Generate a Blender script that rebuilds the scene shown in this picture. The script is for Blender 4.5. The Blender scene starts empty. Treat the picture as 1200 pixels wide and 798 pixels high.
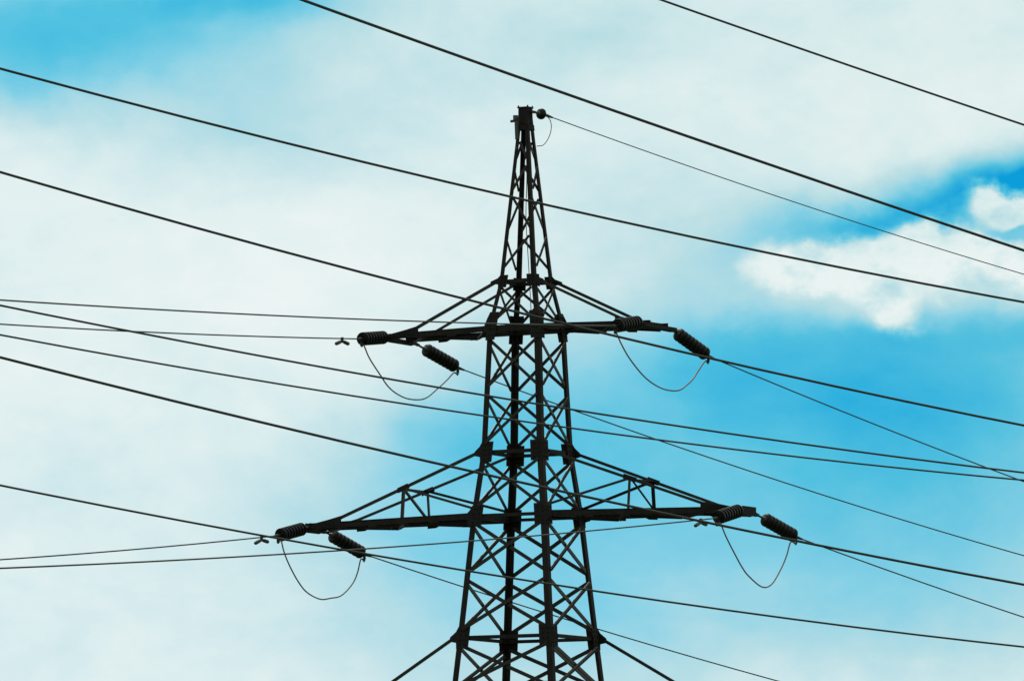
import bpy, bmesh, math, random
from math import radians as R, sin, cos, pi
from mathutils import Vector as V, Matrix, noise
random.seed(4)
S = bpy.context.scene
COL = S.collection

# ------------------------------------------------------------------ camera
cam_d = bpy.data.cameras.new('camera'); cam = bpy.data.objects.new('camera', cam_d); COL.objects.link(cam)
cam_d.sensor_width = 36; cam_d.lens = 36*8771.1/1200
cam_d.clip_start = 1; cam_d.clip_end = 20000
_pitch, _pan, _roll = 0.0902, -0.00197, 0.00547
cam.matrix_world = Matrix.Translation((0, -159.064, 3.879)) @ Matrix.Rotation(-_pan, 4, 'Z') @ Matrix.Rotation(pi/2+_pitch, 4, 'X') @ Matrix.Rotation(-_roll, 4, 'Z')
S.camera = cam

# ------------------------------------------------------------------ sky
SUN_EL, SUN_AZ = R(52), R(-28)          # azimuth from +Y (view direction) towards +X
world = bpy.data.worlds.new('World'); S.world = world; world.use_nodes = True
nt = world.node_tree; nt.nodes.clear()
def N(t, **k):
    n = nt.nodes.new(t)
    for a, b in k.items(): setattr(n, a, b)
    return n
def L(a, b): nt.links.new(a, b)
def M(op, a, b=None, c=None, clamp=False):
    n = N('ShaderNodeMath', operation=op, use_clamp=clamp)
    for i, v in enumerate((a, b, c)):
        if v is None: continue
        if isinstance(v, (int, float)): n.inputs[i].default_value = v
        else: L(v, n.inputs[i])
    return n.outputs[0]
BLUE = [(-3.35, 7.611, 1.829, 0.555, 0, 0.52), (-2.076, 7.853, 0.784, 0.261, 0, 0.42), (-3.676, 7.252, 0.849, 0.327, 0, 0.16), (-1.912, 6.86, 1.176, 0.49, 6, 0.16), (-2.827, 5.553, 1.829, 0.915, 0, -0.07), (0.505, 7.513, 0.719, 0.261, 0, 0.1), (3.509, 7.513, 1.045, 0.392, 0, 0.05), (1.223, 6.011, 0.784, 0.523, 0, 0.1), (3.575, 6.298, 1.502, 0.287, 16, 0.66), (3.901, 6.448, 0.555, 0.222, 10, 0.34), (2.464, 6.063, 0.719, 0.222, 8, 0.28), (3.901, 5.913, 0.523, 0.196, 0, 0.25), (2.856, 4.802, 1.698, 0.49, 0, 0.34), (2.726, 4.084, 2.417, 1.078, 0, 0.53), (2.791, 5.194, 1.502, 0.209, 0, 0.22), (1.386, 5.031, 0.621, 0.327, 0, 0.24), (4.097, 5.259, 0.588, 0.261, 0, 0.18), (0.374, 3.92, 1.045, 0.98, 0, 0.24), (-0.508, 4.41, 0.915, 0.425, 8, 0.28), (-1.063, 3.888, 0.98, 0.457, 0, 0.17), (-0.933, 3.528, 0.588, 0.261, 0, 0.08), (-0.541, 3.071, 1.241, 0.523, 0, 0.14), (-2.631, 3.267, 0.784, 0.392, 0, 0.05), (2.921, 2.875, 1.698, 0.392, 0, 0.12)]
CUMULUS = [(2.046, 5.736, 0.392, 0.196, 0, 0.95), (2.562, 5.697, 0.523, 0.235, 0, 0.95), (3.085, 5.776, 0.523, 0.235, 0, 0.95), (2.758, 5.371, 0.261, 0.183, 0, 0.62), (3.575, 5.749, 0.523, 0.196, 0, 0.66), (3.705, 6.187, 0.222, 0.131, 0, 1.35), (3.705, 5.998, 0.392, 0.059, 10, -0.5), (4.097, 5.671, 0.392, 0.222, 0, 0.7), (3.444, 5.926, 0.3, 0.085, 0, 0.45), (3.313, 5.39, 0.588, 0.157, 0, 0.28)]
tc = N('ShaderNodeTexCoord'); sep = N('ShaderNodeSeparateXYZ'); L(tc.outputs['Generated'], sep.inputs[0])
az = M('MULTIPLY', M('ARCTAN2', sep.outputs[0], sep.outputs[1]), 180/pi)
el = M('MULTIPLY', M('ARCSINE', sep.outputs[2]), 180/pi)
ang = N('ShaderNodeCombineXYZ'); L(az, ang.inputs[0]); L(el, ang.inputs[1])
def fbm(scale, detail, rough, sx=1, sy=1, rot=0, off=0, dist=0, col=False):
    m = N('ShaderNodeMapping'); L(ang.outputs[0], m.inputs[0])
    m.inputs['Rotation'].default_value = (0, 0, R(rot)); m.inputs['Scale'].default_value = (sx, sy, 1); m.inputs['Location'].default_value = (off, off*.7, off*.3)
    n = N('ShaderNodeTexNoise'); L(m.outputs[0], n.inputs['Vector'])
    n.inputs['Scale'].default_value = scale; n.inputs['Detail'].default_value = detail; n.inputs['Roughness'].default_value = rough; n.inputs['Distortion'].default_value = dist
    return n.outputs['Color' if col else 'Fac']
def warp(scale, amt, off):
    c = fbm(scale, 5, .55, off=off, col=True)
    a = N('ShaderNodeVectorMath', operation='SUBTRACT'); L(c, a.inputs[0]); a.inputs[1].default_value = (.5, .5, .5)
    b = N('ShaderNodeVectorMath', operation='SCALE'); L(a.outputs[0], b.inputs[0]); b.inputs['Scale'].default_value = amt
    d = N('ShaderNodeVectorMath', operation='ADD'); L(ang.outputs[0], d.inputs[0]); L(b.outputs[0], d.inputs[1])
    f = N('ShaderNodeVectorMath', operation='MULTIPLY'); L(d.outputs[0], f.inputs[0]); f.inputs[1].default_value = (1, 1, 0)
    return f.outputs[0]
def lobes(vec, table):
    tot = None
    for a0, e0, sx, sy, rot, amp in table:
        m = N('ShaderNodeMapping', vector_type='TEXTURE'); L(vec, m.inputs[0])
        m.inputs['Location'].default_value = (a0, e0, 0); m.inputs['Rotation'].default_value = (0, 0, R(rot)); m.inputs['Scale'].default_value = (sx, sy, 1)
        d = N('ShaderNodeVectorMath', operation='DOT_PRODUCT'); L(m.outputs[0], d.inputs[0]); L(m.outputs[0], d.inputs[1])
        g = M('POWER', math.exp(-1), d.outputs['Value'])
        tot = M('MULTIPLY', g, amp) if tot is None else M('MULTIPLY_ADD', g, amp, tot)
    return tot
gap = lobes(warp(.9, .7, 3.1), BLUE)                       # where the cloud sheet thins to blue
veil = fbm(.55, 7, .55, 1, 1.7, -14, 1.7, .3)               # wispy structure of the sheet
fine = fbm(2.6, 6, .6, 1, 1.5, -14, 5.2)
gap = M('ADD', gap, M('MULTIPLY', M('SUBTRACT', veil, .5), .36))
gap = M('ADD', gap, M('MULTIPLY', M('SUBTRACT', fine, .5), .12))
gap = M('ADD', gap, .14)
# thicker, harder-edged cumulus heads drifting in front of the blue
cw = lobes(warp(1.9, .42, 7.7), CUMULUS)
bump = fbm(2.0, 8, .54, 1, 1.15, 0, 2.2, .25)
cd = M('ADD', cw, M('MULTIPLY', M('SUBTRACT', bump, .5), 1.25))
mr = N('ShaderNodeMapRange', interpolation_type='SMOOTHSTEP'); L(cd, mr.inputs['Value'])
mr.inputs['From Min'].default_value = .20; mr.inputs['From Max'].default_value = .88
lump = fbm(2.0, 7, .58, 1, 1.3, 8, 6.1)                          # thinner, greyer pockets inside the heads
keep = M('SUBTRACT', 1, M('MULTIPLY', mr.outputs[0], M('ADD', .42, M('MULTIPLY', lump, .95)), clamp=True))
shade = M('MULTIPLY', mr.outputs[0], M('MULTIPLY', M('MAXIMUM', M('SUBTRACT', lump, .45), 0), 1.7))
gap = M('MULTIPLY_ADD', gap, keep, shade, clamp=True)
ramp = N('ShaderNodeValToRGB'); L(gap, ramp.inputs[0])      # how much blue comes through, per channel
els = ramp.color_ramp.elements
def lin(c): return tuple(((v/255+.055)/1.055)**2.4 if v > 10 else v/255/12.92 for v in c)
CW, CB = lin((240, 246, 245)), lin((8, 158, 222))
stops = [(0, (240, 246, 245)), (.12, (224, 239, 239)), (.3, (184, 222, 229)), (.5, (133, 208, 229)), (.7, (83, 193, 224)), (.88, (46, 177, 223)), (1, (12, 160, 222))]
for i, (p, c) in enumerate(stops):
    e = els[i] if i < 2 else els.new(p)
    e.position = p
    l = lin(c); e.color = tuple(min(1, max(0, (l[j]-CW[j])/(CB[j]-CW[j]))) for j in range(3)) + (1,)
sky = N('ShaderNodeTexSky', sky_type='NISHITA'); sky.sun_disc = False
sky.sun_elevation = SUN_EL; sky.sun_rotation = SUN_AZ
sky.air_density = 1.0; sky.dust_density = .3; sky.ozone_density = 2.0
lift = N('ShaderNodeVectorMath', operation='ADD'); L(tc.outputs['Generated'], lift.inputs[0]); lift.inputs[1].default_value = (0, 0, .55)
nrm = N('ShaderNodeVectorMath', operation='NORMALIZE'); L(lift.outputs[0], nrm.inputs[0]); L(nrm.outputs[0], sky.inputs[0])
K = 10.0                                                     # background strength .1 brings these back to picture values
SKY_TINT = (.012, 1.03, 1.31)
tint = N('ShaderNodeVectorMath', operation='MULTIPLY'); L(sky.outputs[0], tint.inputs[0]); tint.inputs[1].default_value = SKY_TINT
def mixc(fac, a, b):
    # a + fac*(b-a), per channel
    s = N('ShaderNodeVectorMath', operation='SUBTRACT'); L(b, s.inputs[0])
    if isinstance(a, tuple): s.inputs[1].default_value = a
    m = N('ShaderNodeVectorMath', operation='MULTIPLY_ADD'); L(s.outputs[0], m.inputs[0]); L(fac, m.inputs[1]); m.inputs[2].default_value = a
    return m.outputs[0]
final = mixc(ramp.outputs[0], tuple(c*K for c in CW), tint.outputs[0])
bg = N('ShaderNodeBackground'); L(final, bg.inputs[0]); bg.inputs[1].default_value = .1
L(bg.outputs[0], N('ShaderNodeOutputWorld').inputs[0])

# ------------------------------------------------------------------ sun and exposure
sd = bpy.data.lights.new('sun', 'SUN'); sd.energy = 3.0; sd.angle = R(.53); sd.color = (1, .95, .88)
sun = bpy.data.objects.new('sun', sd); COL.objects.link(sun)
sun.rotation_euler = V((sin(SUN_AZ)*cos(SUN_EL), cos(SUN_AZ)*cos(SUN_EL), sin(SUN_EL))).to_track_quat('Z', 'Y').to_euler()
sun.location = (0, 0, 60)
S.view_settings.view_transform = 'Standard'; S.view_settings.look = 'None'
S.view_settings.exposure = 0; S.view_settings.gamma = 1; S.view_settings.use_curve_mapping = False

# ------------------------------------------------------------------ materials
def material(name, c0, c1, scale, rough, metal=0, bump=0, streak=False, spec=.5):
    m = bpy.data.materials.new(name); m.use_nodes = True; t = m.node_tree; b = t.nodes['Principled BSDF']
    tcn = t.nodes.new('ShaderNodeTexCoord'); mp = t.nodes.new('ShaderNodeMapping'); t.links.new(tcn.outputs['Object'], mp.inputs[0])
    mp.inputs['Scale'].default_value = (1, 1, .25 if streak else 1)
    n = t.nodes.new('ShaderNodeTexNoise'); t.links.new(mp.outputs[0], n.inputs['Vector'])
    n.inputs['Scale'].default_value = scale; n.inputs['Detail'].default_value = 8; n.inputs['Roughness'].default_value = .65
    r = t.nodes.new('ShaderNodeValToRGB'); r.color_ramp.elements[0].position = .35; r.color_ramp.elements[1].position = .68
    r.color_ramp.elements[0].color = (*c0, 1); r.color_ramp.elements[1].color = (*c1, 1)
    t.links.new(n.outputs['Fac'], r.inputs[0]); t.links.new(r.outputs[0], b.inputs['Base Color'])
    b.inputs['Roughness'].default_value = rough; b.inputs['Metallic'].default_value = metal
    b.inputs['Specular IOR Level'].default_value = spec
    if bump:
        bp = t.nodes.new('ShaderNodeBump'); bp.inputs['Strength'].default_value = bump; bp.inputs['Distance'].default_value = .01
        t.links.new(n.outputs['Fac'], bp.inputs['Height']); t.links.new(bp.outputs[0], b.inputs['Normal'])
    return m
STEEL = material('weathered_steel', (.006, .0048, .0045), (.019, .0145, .012), 5, .42, 0, .3, True, .22)
HEAVY = material('heavy_section_steel', (.006, .0048, .0045), (.017, .013, .011), 4, .7, 0, .3, True, .15)
PLATE = material('plate_steel', (.005, .0045, .0045), (.012, .009, .008), 9, .8, 0, .3, False, .2)
FIT = material('forged_fittings', (.008, .008, .008), (.022, .02, .018), 14, .6, .2)
GLASS = material('glazed_porcelain', (.002, .002, .002), (.006, .006, .006), 7, .45, 0, 0, False, .16)
CAPM = material('galvanised_cap', (.02, .02, .02), (.06, .06, .06), 20, .6, .3)
COND = material('aged_conductor', (.008, .0085, .009), (.022, .022, .023), 3, .65, .1)
LEAD = material('jumper_conductor', (.07, .06, .05), (.14, .125, .11), 6, .55, .2)
CONC = material('concrete', (.24, .23, .21), (.36, .34, .31), 3, .9, 0, .3)
GRASS = material('meadow', (.035, .06, .018), (.085, .10, .035), .4, .95, 0, .2)

# ------------------------------------------------------------------ mesh helpers
def link(name, bm, mat, parent=None, loc=None, smooth=False):
    bmesh.ops.recalc_face_normals(bm, faces=bm.faces)
    me = bpy.data.meshes.new(name); bm.to_mesh(me); bm.free()
    if smooth:
        for f in me.polygons: f.use_smooth = True
    me.materials.append(mat)
    o = bpy.data.objects.new(name, me); COL.objects.link(o)
    if parent: o.parent = parent
    if loc is not None: o.location = loc
    return o
def tag(o, label, cat, group=None):
    o['label'] = label; o['category'] = cat
    if group: o['group'] = group
    return o
def rings(bm, rs, closed_ends=True):
    vs = [[bm.verts.new(p) for p in r] for r in rs]; n = len(rs[0])
    for a, b in zip(vs, vs[1:]):
        for i in range(n): bm.faces.new((a[i], a[(i+1) % n], b[(i+1) % n], b[i]))
    if closed_ends:
        bm.faces.new(vs[0][::-1]); bm.faces.new(vs[-1])
def angle_profile(u, v, bu, bv, t):
    return [V((0, 0, 0)), u*bu, u*bu+v*t, u*t+v*t, u*t+v*bv, v*bv]
def angle_bar(bm, p, q, u, v, bu, bv, t):
    """L section from p to q; flanges along u and v, corner on the line p-q"""
    pr = angle_profile(u, v, bu, bv, t)
    rings(bm, [[p+o for o in pr], [q+o for o in pr]])
def box_dirs(bm, c, x, y, z):
    """box centred on c with half-vectors x, y, z"""
    rings(bm, [[c-x-y+s*z, c+x-y+s*z, c+x+y+s*z, c-x+y+s*z] for s in (-1, 1)])
def prism(bm, pts, n, t):
    rings(bm, [[p-n*t/2 for p in pts], [p+n*t/2 for p in pts]])
def frame(d):
    d = d.normalized(); u = d.cross(V((0, 0, 1)))
    if u.length < .05: u = d.cross(V((0, 1, 0)))
    u.normalize(); return u, d.cross(u)
def tube(bm, pts, r, n=8):
    rs = []
    for i, p in enumerate(pts):
        d = pts[min(i+1, len(pts)-1)]-pts[max(i-1, 0)]
        u, w = frame(d); rr = r if not isinstance(r, (list, tuple)) else r[i]
        rs.append([p+u*rr*cos(2*pi*k/n)+w*rr*sin(2*pi*k/n) for k in range(n)])
    rings(bm, rs)
def smooth_path(pts, n=60):
    """Catmull-Rom through pts"""
    P = [pts[0]*2-pts[1]]+pts+[pts[-1]*2-pts[-2]]; out = []
    m = len(pts)-1
    for k in range(n+1):
        f = k/n*m; i = min(int(f), m-1); t = f-i
        a, b, c, d = P[i:i+4]
        out.append(.5*((2*b)+(c-a)*t+(2*a-5*b+4*c-d)*t*t+(3*b-a-3*c+d)*t**3))
    return out

# ------------------------------------------------------------------ ground
bm = bmesh.new(); n = 90
def gz(x, y):
    d = math.hypot(x, y+159)
    return 2.25*math.exp(-(d/45)**2)+(1-math.exp(-(math.hypot(x, y)/60)**2))*.5*noise.noise(V((x*.012, y*.012, 0)))-.02
ax = [math.copysign((abs(i)/n)**2.6*3500, i) for i in range(-n, n+1)]
gr = [[bm.verts.new((x, y-40, gz(x, y-40))) for x in ax] for y in ax]
for r0, r1 in zip(gr, gr[1:]):
    for i in range(len(r0)-1): bm.faces.new((r0[i], r0[i+1], r1[i+1], r1[i]))
g = link('ground', bm, GRASS, smooth=True); g['kind'] = 'structure'

# ------------------------------------------------------------------ lattice tower
PSI = .47692
tower = bpy.data.objects.new('transmission_tower', None); COL.objects.link(tower); tower.rotation_euler.z = -PSI
tag(tower, 'dark steel lattice pylon with two pairs of crossarms and a tapering peak', 'pylon')
A, B, C, D, E, F, P = 19.512, 18.5, 15.859, 14.5, 11.910, 10.72, 23.27
ZS = [0, E, D, C, B, A, P-.65, P]
HS = [2.2, 1.113, .889, .726, .618, .426, .148, .098]
def hw(z):
    for (z0, h0), (z1, h1) in zip(zip(ZS, HS), zip(ZS[1:], HS[1:])):
        if z <= z1: return h0+(h1-h0)*(z-z0)/(z1-z0)
    return HS[-1]
CORNERS = [(-1, -1), (-1, 1), (1, -1), (1, 1)]
def cp(k, z): h = hw(z); return V((CORNERS[k][0]*h, CORNERS[k][1]*h, z))
X, Y, Z = V((1, 0, 0)), V((0, 1, 0)), V((0, 0, 1))
FACES = [(0, 1, -X), (2, 3, X), (0, 2, -Y), (1, 3, Y)]
def leg_size(z): return .13 if z < C else (.125 if z < B-.001 else .092)
for k in range(4):
    bm = bmesh.new(); sa, sb = CORNERS[k]; rs = []
    for z, zs in ((.25, 1), (E, E), (D, D), (C, C), (B-.02, C+.5), (B, B+.1), (A, B+.1), (P-.65, A), (P-.05, A)):
        b = leg_size(zs)*(.85 if z > A+.5 else 1); t = .016
        rs.append([cp(k, z)+o for o in angle_profile(X*-sa, Y*-sb, b, b, t)])
    rings(bm, rs)
    link('leg', bm, HEAVY, tower)
    bm = bmesh.new(); c = cp(k, 0)+V((-sa*.05, -sb*.05, 0))
    rings(bm, [[c+V((x*s, y*s, z)) for x, y in ((-1, -1), (1, -1), (1, 1), (-1, 1))] for s, z in ((.55, -.4), (.42, .15), (.3, .3))])
    link('footing', bm, CONC, tower)
def brace(p, q, nrm, b, out, sub=None):
    """one lattice member lying on a tower face; 'out' puts it outside or inside the leg flange"""
    d = (q-p).normalized(); w = nrm.cross(d).normalized()
    if w.z < 0: w = -w
    off = nrm*(.004 if out else -.020)
    bm = bmesh.new()
    p2, q2 = p+d*.05+off-w*b/2, q-d*.05+off-w*b/2
    if out: angle_bar(bm, p2, q2, w, nrm, b, b*.38, .009)
    else: angle_bar(bm, p2, q2, w, -nrm, b, b*.38, .009)
    return link('brace', bm, STEEL, sub or tower)
def inset(k, z, other):
    """point on the leg's flange, a little in from the corner towards the other leg"""
    a, o = cp(k, z), cp(other, z); return a+(o-a).normalized()*.05
def xpanel(z0, z1, b, g0=.1, g1=.1):
    for i, j, nrm in FACES:
        nn = nrm
        o = nn.x >= 0
        brace(inset(i, z0+g0, j), inset(j, z1-g1, i), nn, b, o)
        brace(inset(j, z0+g0, i), inset(i, z1-g1, j), nn, b, not o)
mBC, mDE = (B+C)/2-.02, (D+E)/2
xpanel(A-.92, A-.06, .058, 0, .06); xpanel(mBC, B-.12, .068, .07, .12); xpanel(C, mBC, .068, .16, .07); xpanel(D, C, .07, .15, .16)
xpanel(mDE, D, .08, .07, .14); xpanel(E, mDE, .08, .15, .07); xpanel(F, E, .08, .1, .15)
xpanel(7.2, F, .085, .07, .12); xpanel(3.8, 7.2, .085, .07, .07); xpanel(.35, 3.8, .085, .1, .07)
for k0, k1 in ((1, 0), (2, 3)):                              # doubled diagonals under the lowest tie joint
    nrm = -X if k0 == 1 else X
    brace(inset(k1, F+.1, k0)-Z*.13, inset(k0, E-.15, k1)-Z*.13, nrm, .075, k0 == 2)
ZN = [A+.22, 20.56, 21.40, 22.08, P-.66]                     # staggered single lacing of the peak
for (i, j, nrm), par in zip(FACES, (1, 1, 0, 0)):
    for s in range(4):
        k0, k1 = (i, j) if (s+par) % 2 == 0 else (j, i)
        if nrm.y > 0 or nrm.x > 0: k0, k1 = k1, k0
        brace(inset(k0, ZN[s]+.05, k1), inset(k1, ZN[s+1]-.05, k0), nrm, .058, s % 2 == 0)
def strut(i, j, z, nrm, b, bh=None, off=-.022):
    bm = bmesh.new(); p, q = cp(i, z), cp(j, z); d = (q-p).normalized()
    angle_bar(bm, p+nrm*off-d*.0-Z*(bh or b)/2, q+nrm*off-Z*(bh or b)/2, Z, -nrm, bh or b, b, .01)
    link('horizontal_strut', bm, HEAVY, tower)
for z, b in ((A, .06), (C, .075), (E, .08)):
    for i, j, nrm in FACES: strut(i, j, z, nrm, b, .075)
for z in (B, D, F):
    for i, j, nrm in FACES: strut(i, j, z, nrm, .07, .13 if abs(nrm.x) > .5 or z == B else .07)
def gusset(k, z, w, h, ear):
    """folded pair of gusset plates on one leg; ear = how far the crossarm plates reach outwards"""
    sa, sb = CORNERS[k]; bm = bmesh.new(); c = cp(k, z); t = .012
    sl = (cp(k, z+.3)-cp(k, z-.3))/.6
    def on(x, y, dz): return c+V((x, y, 0))+sl*dz
    yo = sb*.008
    pts = [on(-sa*w, yo, -h/2), on(0, yo, -h/2)]
    if ear > 0: pts += [on(sa*.02, yo, -h*.24), on(sa*ear, yo, -h*.18), on(sa*(ear+.01), yo, h*.02), on(sa*.05, yo, h*.27)]
    pts += [on(0, yo, h/2), on(-sa*w, yo, h/2)]
    prism(bm, pts, Y, t)
    xo = sa*.008
    prism(bm, [on(xo, 0, -h/2), on(xo, -sb*w, -h/2), on(xo, -sb*w, h/2), on(xo, 0, h/2)], X, t)
    for dz in (-.32, -.1, .12, .34):                           # bolt heads
        for dx in (.25, .7):
            tube(bm, [on(-sa*w*dx, sb*.012, dz*h), on(-sa*w*dx, sb*.036, dz*h)], .017, 6)
            tube(bm, [on(sa*.012, -sb*w*dx, dz*h), on(sa*.036, -sb*w*dx, dz*h)], .017, 6)
    link('gusset_plate', bm, PLATE, tower)
for k in range(4):
    gusset(k, A, .19, .27, .20); gusset(k, B+.05, .21, .60, .08); gusset(k, C, .27, .44, .15)
    gusset(k, D, .27, .44, .14); gusset(k, E, .28, .46, .17); gusset(k, F, .28, .44, .1)

# crossarms ---------------------------------------------------------
def crossarm(s, z, Lr, ztie, be, rt, bar, post=None, hc=.118, droop=.05, tie_sides=(-1, 1)):
    h, ht = hw(z), hw(ztie); sx = X*s
    bm = bmesh.new()
    def chord_pt(r, y): t = (r-h)/(Lr-h); return V((s*r, y*(h+(be-h)*t), z-droop*max(0, t)))
    for y in (-1, 1):                                          # the two channel chords
        p, q = chord_pt(h-.06, y)+Y*y*.012, chord_pt(Lr+.02, y)+Y*y*.012
        angle_bar(bm, p-Z*hc/2, q-Z*hc*.42, Z, Y*-y, hc, .07, .012)
        angle_bar(bm, p+Z*hc/2, q+Z*hc*.42, -Z, Y*-y, .02, .07, .012)
    rr = [h+.1]; k = 5 if post else 3                          # flat lacing between the chords
    for i in range(1, k+1): rr.append(h+.1+(Lr-h-.25)*i/k)
    for i in range(k):
        y = 1 if i % 2 else -1
        p, q = chord_pt(rr[i], y)-Z*(hc/2+.006), chord_pt(rr[i+1], -y)-Z*(hc/2+.006)
        d = (q-p).normalized(); w = d.cross(Z).normalized()
        angle_bar(bm, p-w*.025, q-w*.025, w, -Z, .05, .045, .008)
    for i in range(1, k):
        for y in (-1, 1):
            c = chord_pt(rr[i], y)-Z*(hc/2)
            prism(bm, [c-sx*.16+Z*.02, c+sx*.16+Z*.02, c+sx*.16-Z*.045, c-sx*.04-Z*.035], Y, .012)
    root = link('crossarm', bm, HEAVY, tower)
    ties = []
    for y in tie_sides:
        p = V((s*(ht+.12), y*(ht+.006), ztie-.02)); q = chord_pt(rt, y)+Z*(hc/2+.03)
        bm = bmesh.new(); d = (q-p).normalized(); w = Y.cross(d).normalized()
        if w.z < 0: w = -w
        angle_bar(bm, p-w*.031, q+d*.05-w*.031, w, Y*-y, .062, .05, .009)
        link('tie', bm, STEEL, root); ties.append((p, q))
        # plate joining tie and chord
        bm = bmesh.new(); c = chord_pt(rt, y); e = chord_pt(min(rt+.55, Lr), y)
        prism(bm, [c-sx*.20-Z*hc*.45+Y*y*.03, e-Z*hc*.45+Y*y*.03, e+Z*hc*.42+Y*y*.03, c+sx*.10+Z*(hc*.5+.06)+Y*y*.03, c-sx*.20+Z*(hc*.5+.13)+Y*y*.03], Y, .014)
        link('joint_plate', bm, PLATE, root)
    if post:
        tops = []
        for (p, q), y in zip(ties, (-1, 1)):
            t = (post-abs(p.x))/(abs(q.x)-abs(p.x)); top = p+(q-p)*t; bot = chord_pt(post, y)+Z*hc*.3
            bm = bmesh.new(); angle_bar(bm, bot-sx*.03, top-sx*.03, sx, Y*-y, .06, .06, .008)
            link('post', bm, STEEL, root); tops.append((top, bot))
            st = V((s*(h-.05), y*h, z+.16)); d = (top-st).normalized(); w = Y.cross(d)
            bm = bmesh.new(); angle_bar(bm, st-w*.03, top-d*.03-w*.03, w, Y*-y, .055, .05, .008)
            link('brace', bm, STEEL, root)
            bm = bmesh.new(); c = top
            d2 = (q-p).normalized(); w2 = Y.cross(d2)
            prism(bm, [c-d2*.16-w2*.06, c+d2*.16-w2*.06, c+d2*.14+w2*.05, c-d2*.14+w2*.05], Y, .014)
            link('joint_plate', bm, PLATE, root)
        (t0, b0), (t1, b1) = tops
        bm = bmesh.new(); angle_bar(bm, t0, t1, sx, -Z, .06, .06, .008); link('cross_link', bm, STEEL, root)
        bm = bmesh.new(); d = (b1-t0).normalized(); angle_bar(bm, t0+d*.04, b1, sx, X.cross(d), .05, .045, .008); link('cross_link', bm, STEEL, root)
    u, bh, dz = bar                                            # end bar that carries the strings
    bm = bmesh.new(); c = V((s*Lr, 0, z+dz-droop))
    for e in (-1, 1):
        angle_bar(bm, c-Y*u+sx*e*.05-Z*bh/2, c+Y*u+sx*e*.05-Z*bh/2, Z, sx*e, bh, .055, .01)
    for yy in (-u+.05, u-.05):
        box_dirs(bm, c+Y*yy, X*.05, Y*.05, Z*bh*.42)
    link('end_bar', bm, PLATE, root)
    return root
for s in (-1, 1):
    crossarm(s, B, 3.136, A, .42, 2.56, (.78, .085, -.05))
    crossarm(s, D, 5.175, C, .30, 4.50, (.33, .20, -.02), post=2.71, hc=.125)
    crossarm(s, F, 4.05, E, .42, 3.44, (.78, .085, -.05), tie_sides=(s,))

# peak --------------------------------------------------------------
bm = bmesh.new()
for z0, z1, r0, r1 in ((P-.36, P-.03, .118, .112), (P-.03, P, .13, .13)):
    rings(bm, [[V((x*r, y*r, z)) for x, y in ((-1, -1), (1, -1), (1, 1), (-1, 1))] for r, z in ((r0, z0), (r1, z1))])
for i, j, nrm in FACES:
    h = hw(P-.42)+.006
    c = nrm*h; w = nrm.cross(Z)
    prism(bm, [c-w*(h+.015)+Z*(P-.50), c+w*(h+.015)+Z*(P-.50), c+w*h*.95+Z*(P-.38), c-w*h*.95+Z*(P-.38)], nrm, .012)
for x, y in CORNERS:
    tube(bm, [V((x*.11, y*.11, P-.01)), V((x*.11, y*.11, P+.03))], .018, 6)
link('peak_cap', bm, PLATE, tower)
bm = bmesh.new()
c = V((-.17, -.13, P-.28)); tube(bm, [c, c+V((0, 0, .10))], .055, 10); tube(bm, [c+V((-.12, 0, -.02)), c+V((.2, .06, 0))], .03, 8)
tube(bm, [c+V((.03, -.01, -.02)), c+V((.04, 0, -.42))], .05, 8); tube(bm, [c+V((.0, -.01, -.62)), c+V((.04, 0, -.62))], .05, 8)
link('earth_wire_bracket', bm, CAPM, tower, smooth=False)
bm = bmesh.new()
tube(bm, smooth_path([V((.02, -.02, P-.7)), V((.03, -.01, P-1.5)), V((.0, .0, P-2.4)), V((.05, .02, A+.3)), V((.10, .06, B))], 40), .010, 6)
link('down_lead', bm, LEAD, tower)

# ------------------------------------------------------------------ insulators, conductors
NEAR = [
    ((-3.0155, 0.9953, 18.44), (-3.5176, 0.0098, 18.3169), -0.07702, 0.00046),
    ((2.4187, -2.1502, 18.45), (1.8539, -3.2587, 18.2625), -0.08063, 0.00031),
    ((-4.7352, 2.109, 14.44), (-5.3437, 0.9147, 14.1876), -0.09871, 0.00054),
    ((4.4598, -2.642, 14.44), (3.9342, -3.6735, 14.2052), -0.09538, 0.00034),
]
FAR = [
    ((-2.4187, 2.1502, 18.41), (-1.5105, 3.195, 17.9715), -0.18272, 0.00139),
    ((3.0614, -0.9065, 18.41), (3.8639, 0.0167, 17.9137), -0.20184, 0.00142),
    ((-4.4414, 2.6776, 14.41), (-3.5694, 3.6807, 13.9514), -0.17904, 0.00139),
    ((4.7627, -2.0557, 14.41), (5.6677, -1.0146, 13.9747), -0.18365, 0.0014),
]
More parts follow.
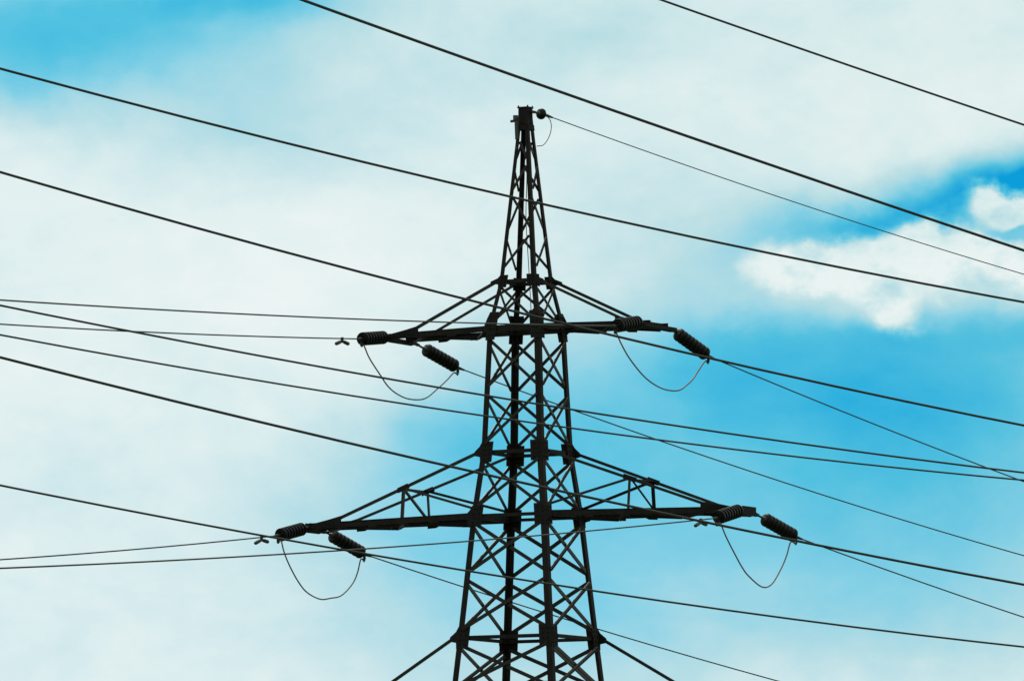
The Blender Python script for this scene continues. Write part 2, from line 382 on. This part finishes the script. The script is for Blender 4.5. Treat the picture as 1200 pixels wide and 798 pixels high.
JUMPERS = [
    ((-3.473, 0.01, 18.174), (-3.359, 0.207, 17.917), (-3.132, 0.601, 17.583), (-2.973, 0.874, 17.367), (-2.778, 1.207, 17.228), (-2.529, 1.631, 17.159), (-2.209, 2.171, 17.213), (-1.937, 2.625, 17.466), (-1.732, 2.965, 17.685), (-1.593, 3.195, 17.853)),
    ((1.871, -3.259, 18.128), (1.979, -3.069, 17.903), (2.154, -2.761, 17.624), (2.429, -2.283, 17.322), (2.672, -1.865, 17.158), (2.936, -1.412, 17.076), (3.218, -0.934, 17.1), (3.399, -0.63, 17.241), (3.549, -0.379, 17.408), (3.788, 0.017, 17.786)),
    ((-5.289, 0.915, 14.101), (-5.221, 1.033, 13.834), (-5.1, 1.239, 13.534), (-4.927, 1.534, 13.22), (-4.753, 1.829, 13.016), (-4.49, 2.271, 12.898), (-4.266, 2.646, 12.939), (-4.048, 3.008, 13.016), (-3.819, 3.386, 13.285), (-3.708, 3.569, 13.547), (-3.639, 3.681, 13.84)),
    ((4.004, -3.673, 14.095), (4.132, -3.448, 13.824), (4.307, -3.142, 13.507), (4.482, -2.836, 13.218), (4.631, -2.578, 13.047), (4.912, -2.094, 12.858), (5.129, -1.727, 12.939), (5.345, -1.366, 13.294), (5.47, -1.16, 13.584), (5.558, -1.015, 13.863)),
]
EARTH = ((0.1244, -0.0643, 23.1697), (0.4266, 0.296, 23.1365), -0.148, 0.00127)
EARTH_JUMPER = ((0.4266, 0.296, 23.1328), (0.5174, 0.2466, 23.038), (0.553, 0.1973, 22.903), (0.5336, 0.148, 22.7317), (0.4594, 0.0987, 22.5608), (0.3674, 0.0493, 22.4545), (0.2394, 0.0, 22.4311))
SECOND = [
    ((1.3949, -93.0638, 11.6721), -0.17997, 0.00124),
    ((3.1803, -87.0638, 13.0312), -0.16702, 0.00121),
    ((0.8078, -91.0638, 11.1266), -0.09583, 0.00275),
    ((0.7259, -89.0638, 10.2726), -0.12085, 0.00275),
    ((0.7911, -75.0638, 10.6453), -0.0667, 0.00205),
    ((1.0051, -73.0638, 10.5693), -0.05064, 0.00229),
    ((0.5551, -89.0638, 8.7361), -0.11878, 0.00214),
    ((-0.7085, -77.0638, 8.7709), -0.08693, 0.00229),
]

def lathe(bm, prof, n=28):
    rs = [[V((r*cos(2*pi*k/n), r*sin(2*pi*k/n), z)) for k in range(n)] for r, z in prof]
    rings(bm, rs, closed_ends=True)
def disc_mesh(dia):
    r = dia/2; bm = bmesh.new()
    lathe(bm, [(.035, .004), (.05, .008), (.062, .010), (r*.55, .012), (r*.80, .020), (r*.93, .034), (r, .058), (r, .092), (r*.965, .106), (r*.91, .100), (r*.86, .074), (r*.78, .100), (r*.72, .100), (r*.66, .066), (r*.52, .094), (r*.47, .094), (r*.4, .06), (.03, .058), (.012, .10)])
    return bm
me_disc = me_cap = None
def insulator(label, att, clamp, wire_dir, ndisc, dia, group, tail=True):
    global me_disc, me_cap
    att, clamp = V(att), V(clamp); ax_ = (clamp-att); ln = ax_.length; d = ax_.normalized()
    t = bpy.data.objects.new('insulator_string', None); COL.objects.link(t); t.location = att
    tag(t, label, 'insulator', group)
    pitch = .126; body = pitch*ndisc
    end = max(.05, min(.13, ln-body-.06)); start = ln-end-body
    q = d.to_track_quat('Z', 'Y')
    for i in range(ndisc):
        if me_disc is None:
            o = link('insulator_disc', disc_mesh(dia), GLASS, t, smooth=True); me_disc = o.data
            bmc = bmesh.new(); lathe(bmc, [(.02, -.045), (.045, -.042), (.056, -.02), (.06, .02), (.062, .032), (.03, .036)], 16)
            c = link('metal_cap', bmc, CAPM, o, smooth=True); me_cap = c.data
        else:
            o = bpy.data.objects.new('insulator_disc', me_disc); COL.objects.link(o); o.parent = t
            c = bpy.data.objects.new('metal_cap', me_cap); COL.objects.link(c); c.parent = o
        o.rotation_mode = 'QUATERNION'; o.rotation_quaternion = q
        o.location = d*(start+.045+pitch*i)
        if dia < .25: o.scale = (.82, .82, 1)
    bm = bmesh.new(); u, w = frame(d)                          # shackle and ball link at the arm
    tube(bm, [d*-.04, d*(start+.03)], .024, 8)
    box_dirs(bm, d*.05, d*.075, u*.04, w*.022); tube(bm, [d*.02-u*.05, d*.02+u*.05], .02, 8)
    link('shackle', bm, FIT, t)
    bm = bmesh.new(); e = d*ln; wd = wire_dir.normalized()     # tension clamp holding the conductor
    tube(bm, [d*(ln-end-.03), e], .022, 8)
    tube(bm, [e-wd*.03, e+wd*.06, e+wd*.24], [.03, .036, .02], 8)
    if tail:
        tube(bm, [e, e+wd*.02-Z*.10, e-Z*.17], [.034, .030, .024], 8)
        for dz in (.05, .10, .14): tube(bm, [e-Z*dz-u*.04, e-Z*dz+u*.04], .012, 6)
    link('tension_clamp', bm, FIT, t)
    return t
def heading(az, m, sgn): return V((sin(R(az))*sgn, cos(R(az))*sgn, m))
def wire(label, p0, az, sgn, m, c, s0, s1, r, group, cat='power line', name='conductor', mat=None):
    p0 = V(p0); bm = bmesh.new(); n = 90
    pts = []
    for i in range(n+1):
        s = s0+(s1-s0)*i/n
        pts.append(V((sin(R(az))*sgn*s, cos(R(az))*sgn*s, m*s+c*s*s)))
    tube(bm, pts, r, 8)
    o = link(name, bm, mat or COND, loc=p0, smooth=True)
    return tag(o, label, cat, group)
def damper(label, p0, az, sgn, m, s):
    dr = heading(az, m, sgn).normalized(); p = V(p0)+heading(az, m, sgn)*s
    t = bpy.data.objects.new('vibration_damper', None); COL.objects.link(t); t.location = p
    tag(t, label, 'damper', 'vibration dampers on the near wires')
    bm = bmesh.new(); box_dirs(bm, -Z*.03, dr*.035, dr.cross(Z)*.022, Z*.06); link('clip', bm, FIT, t)
    bm = bmesh.new(); tube(bm, [-dr*.30-Z*.10, -dr*.15-Z*.075, -Z*.06, dr*.15-Z*.075, dr*.30-Z*.10], .014, 6); link('messenger_cable', bm, FIT, t)
    for e in (-1, 1):
        bm = bmesh.new(); c = dr*e*.23-Z*.09; dd = (dr*e-Z*.16).normalized()
        tube(bm, [c-dd*.14, c-dd*.11, c+dd*.11, c+dd*.14], [.026, .038, .040, .028], 10); link('weight', bm, FIT, t)
GI, GC = 'insulator strings on the crossarms', 'conductors tied to the pylon'
WHERE = ['left end of the upper crossarm', 'right end of the upper crossarm', 'left end of the lower crossarm', 'right end of the lower crossarm']
NEAR_IN = ['level ribbed insulator string pointing left from the ', 'level ribbed insulator string lying across the ', 'level ribbed insulator string pointing left from the ', 'level ribbed insulator string tucked under the ']
for i in range(4):
    (n_att, n_clamp, n_m, n_c), (f_att, f_clamp, f_m, f_c) = NEAR[i], FAR[i]
    insulator(NEAR_IN[i]+WHERE[i], n_att, n_clamp, heading(20, n_m, -1), 8, .29, GI)
    insulator('ribbed insulator string slanting down right from the '+WHERE[i], f_att, f_clamp, heading(40, f_m, 1), 8, .29, GI)
    wire('thin wire running left from the '+WHERE[i], n_clamp, 20, -1, n_m, n_c, 0, 195, .0145, GC)
    wire('thin wire running away down right from the '+WHERE[i], f_clamp, 40, 1, f_m, f_c, 0, 130, .0145, GC)
    bm = bmesh.new(); pts = [V(q) for q in JUMPERS[i]]
    a0, a1 = V(n_clamp)-Z*.15, V(f_clamp)-Z*.15
    tube(bm, [q-pts[0] for q in smooth_path([a0]+pts+[a1], 80)], .0155, 8)
    tag(link('jumper_wire', bm, LEAD, loc=pts[0], smooth=True), 'drooping jumper wire looping between insulators at the '+WHERE[i], 'jumper wire', 'jumper loops under the crossarms')
    if i != 1: damper('small dumbbell damper on the thin wire by the '+WHERE[i], n_clamp, 20, -1, n_m, (1.15, 0, .95, 1.05)[i])
e_att, e_clamp, e_m, e_c = EARTH
insulator('single round insulator fixed to the right of the pylon peak', e_att, e_clamp, heading(40, e_m, 1), 1, .24, None, tail=False)
wire('thin earth wire running away down to the right from the pylon peak', e_clamp, 40, 1, e_m, e_c, 0, 120, .0115, None, 'earth wire', 'earth_wire')
bm = bmesh.new(); pts = [V(q) for q in EARTH_JUMPER]
tube(bm, [q-pts[0] for q in smooth_path(pts, 50)], .0095, 8)
tag(link('jumper_wire', bm, LEAD, loc=pts[0], smooth=True), 'short curved jumper wire hanging beside the pylon peak', 'jumper wire')
LABELS = ['thick black wire from the top edge to the right edge, passing above the pylon peak',
          'dark wire cutting across the top right corner of the picture',
          'thick black wire crossing the narrow peak between its cap and the upper crossarm',
          'thick black wire crossing the tower at the upper crossarm, passing under its right half',
          'dark wire crossing the tower midway between crossarms, upper of the close pair',
          'dark wire crossing the tower midway between crossarms, lower of the close pair',
          'thick black wire crossing the tower just above the lower crossarm',
          'dark wire crossing the tower below the lower crossarm']
RAD = [.0135, .011, .0115, .012, .0115, .0105, .0125, .0115]
for (w_p, w_m, w_c), lab, rad in zip(SECOND, LABELS, RAD):
    wire(lab, w_p, 48, 1, w_m, w_c, -45, 45, rad, 'wires of a second line passing in front of the pylon')
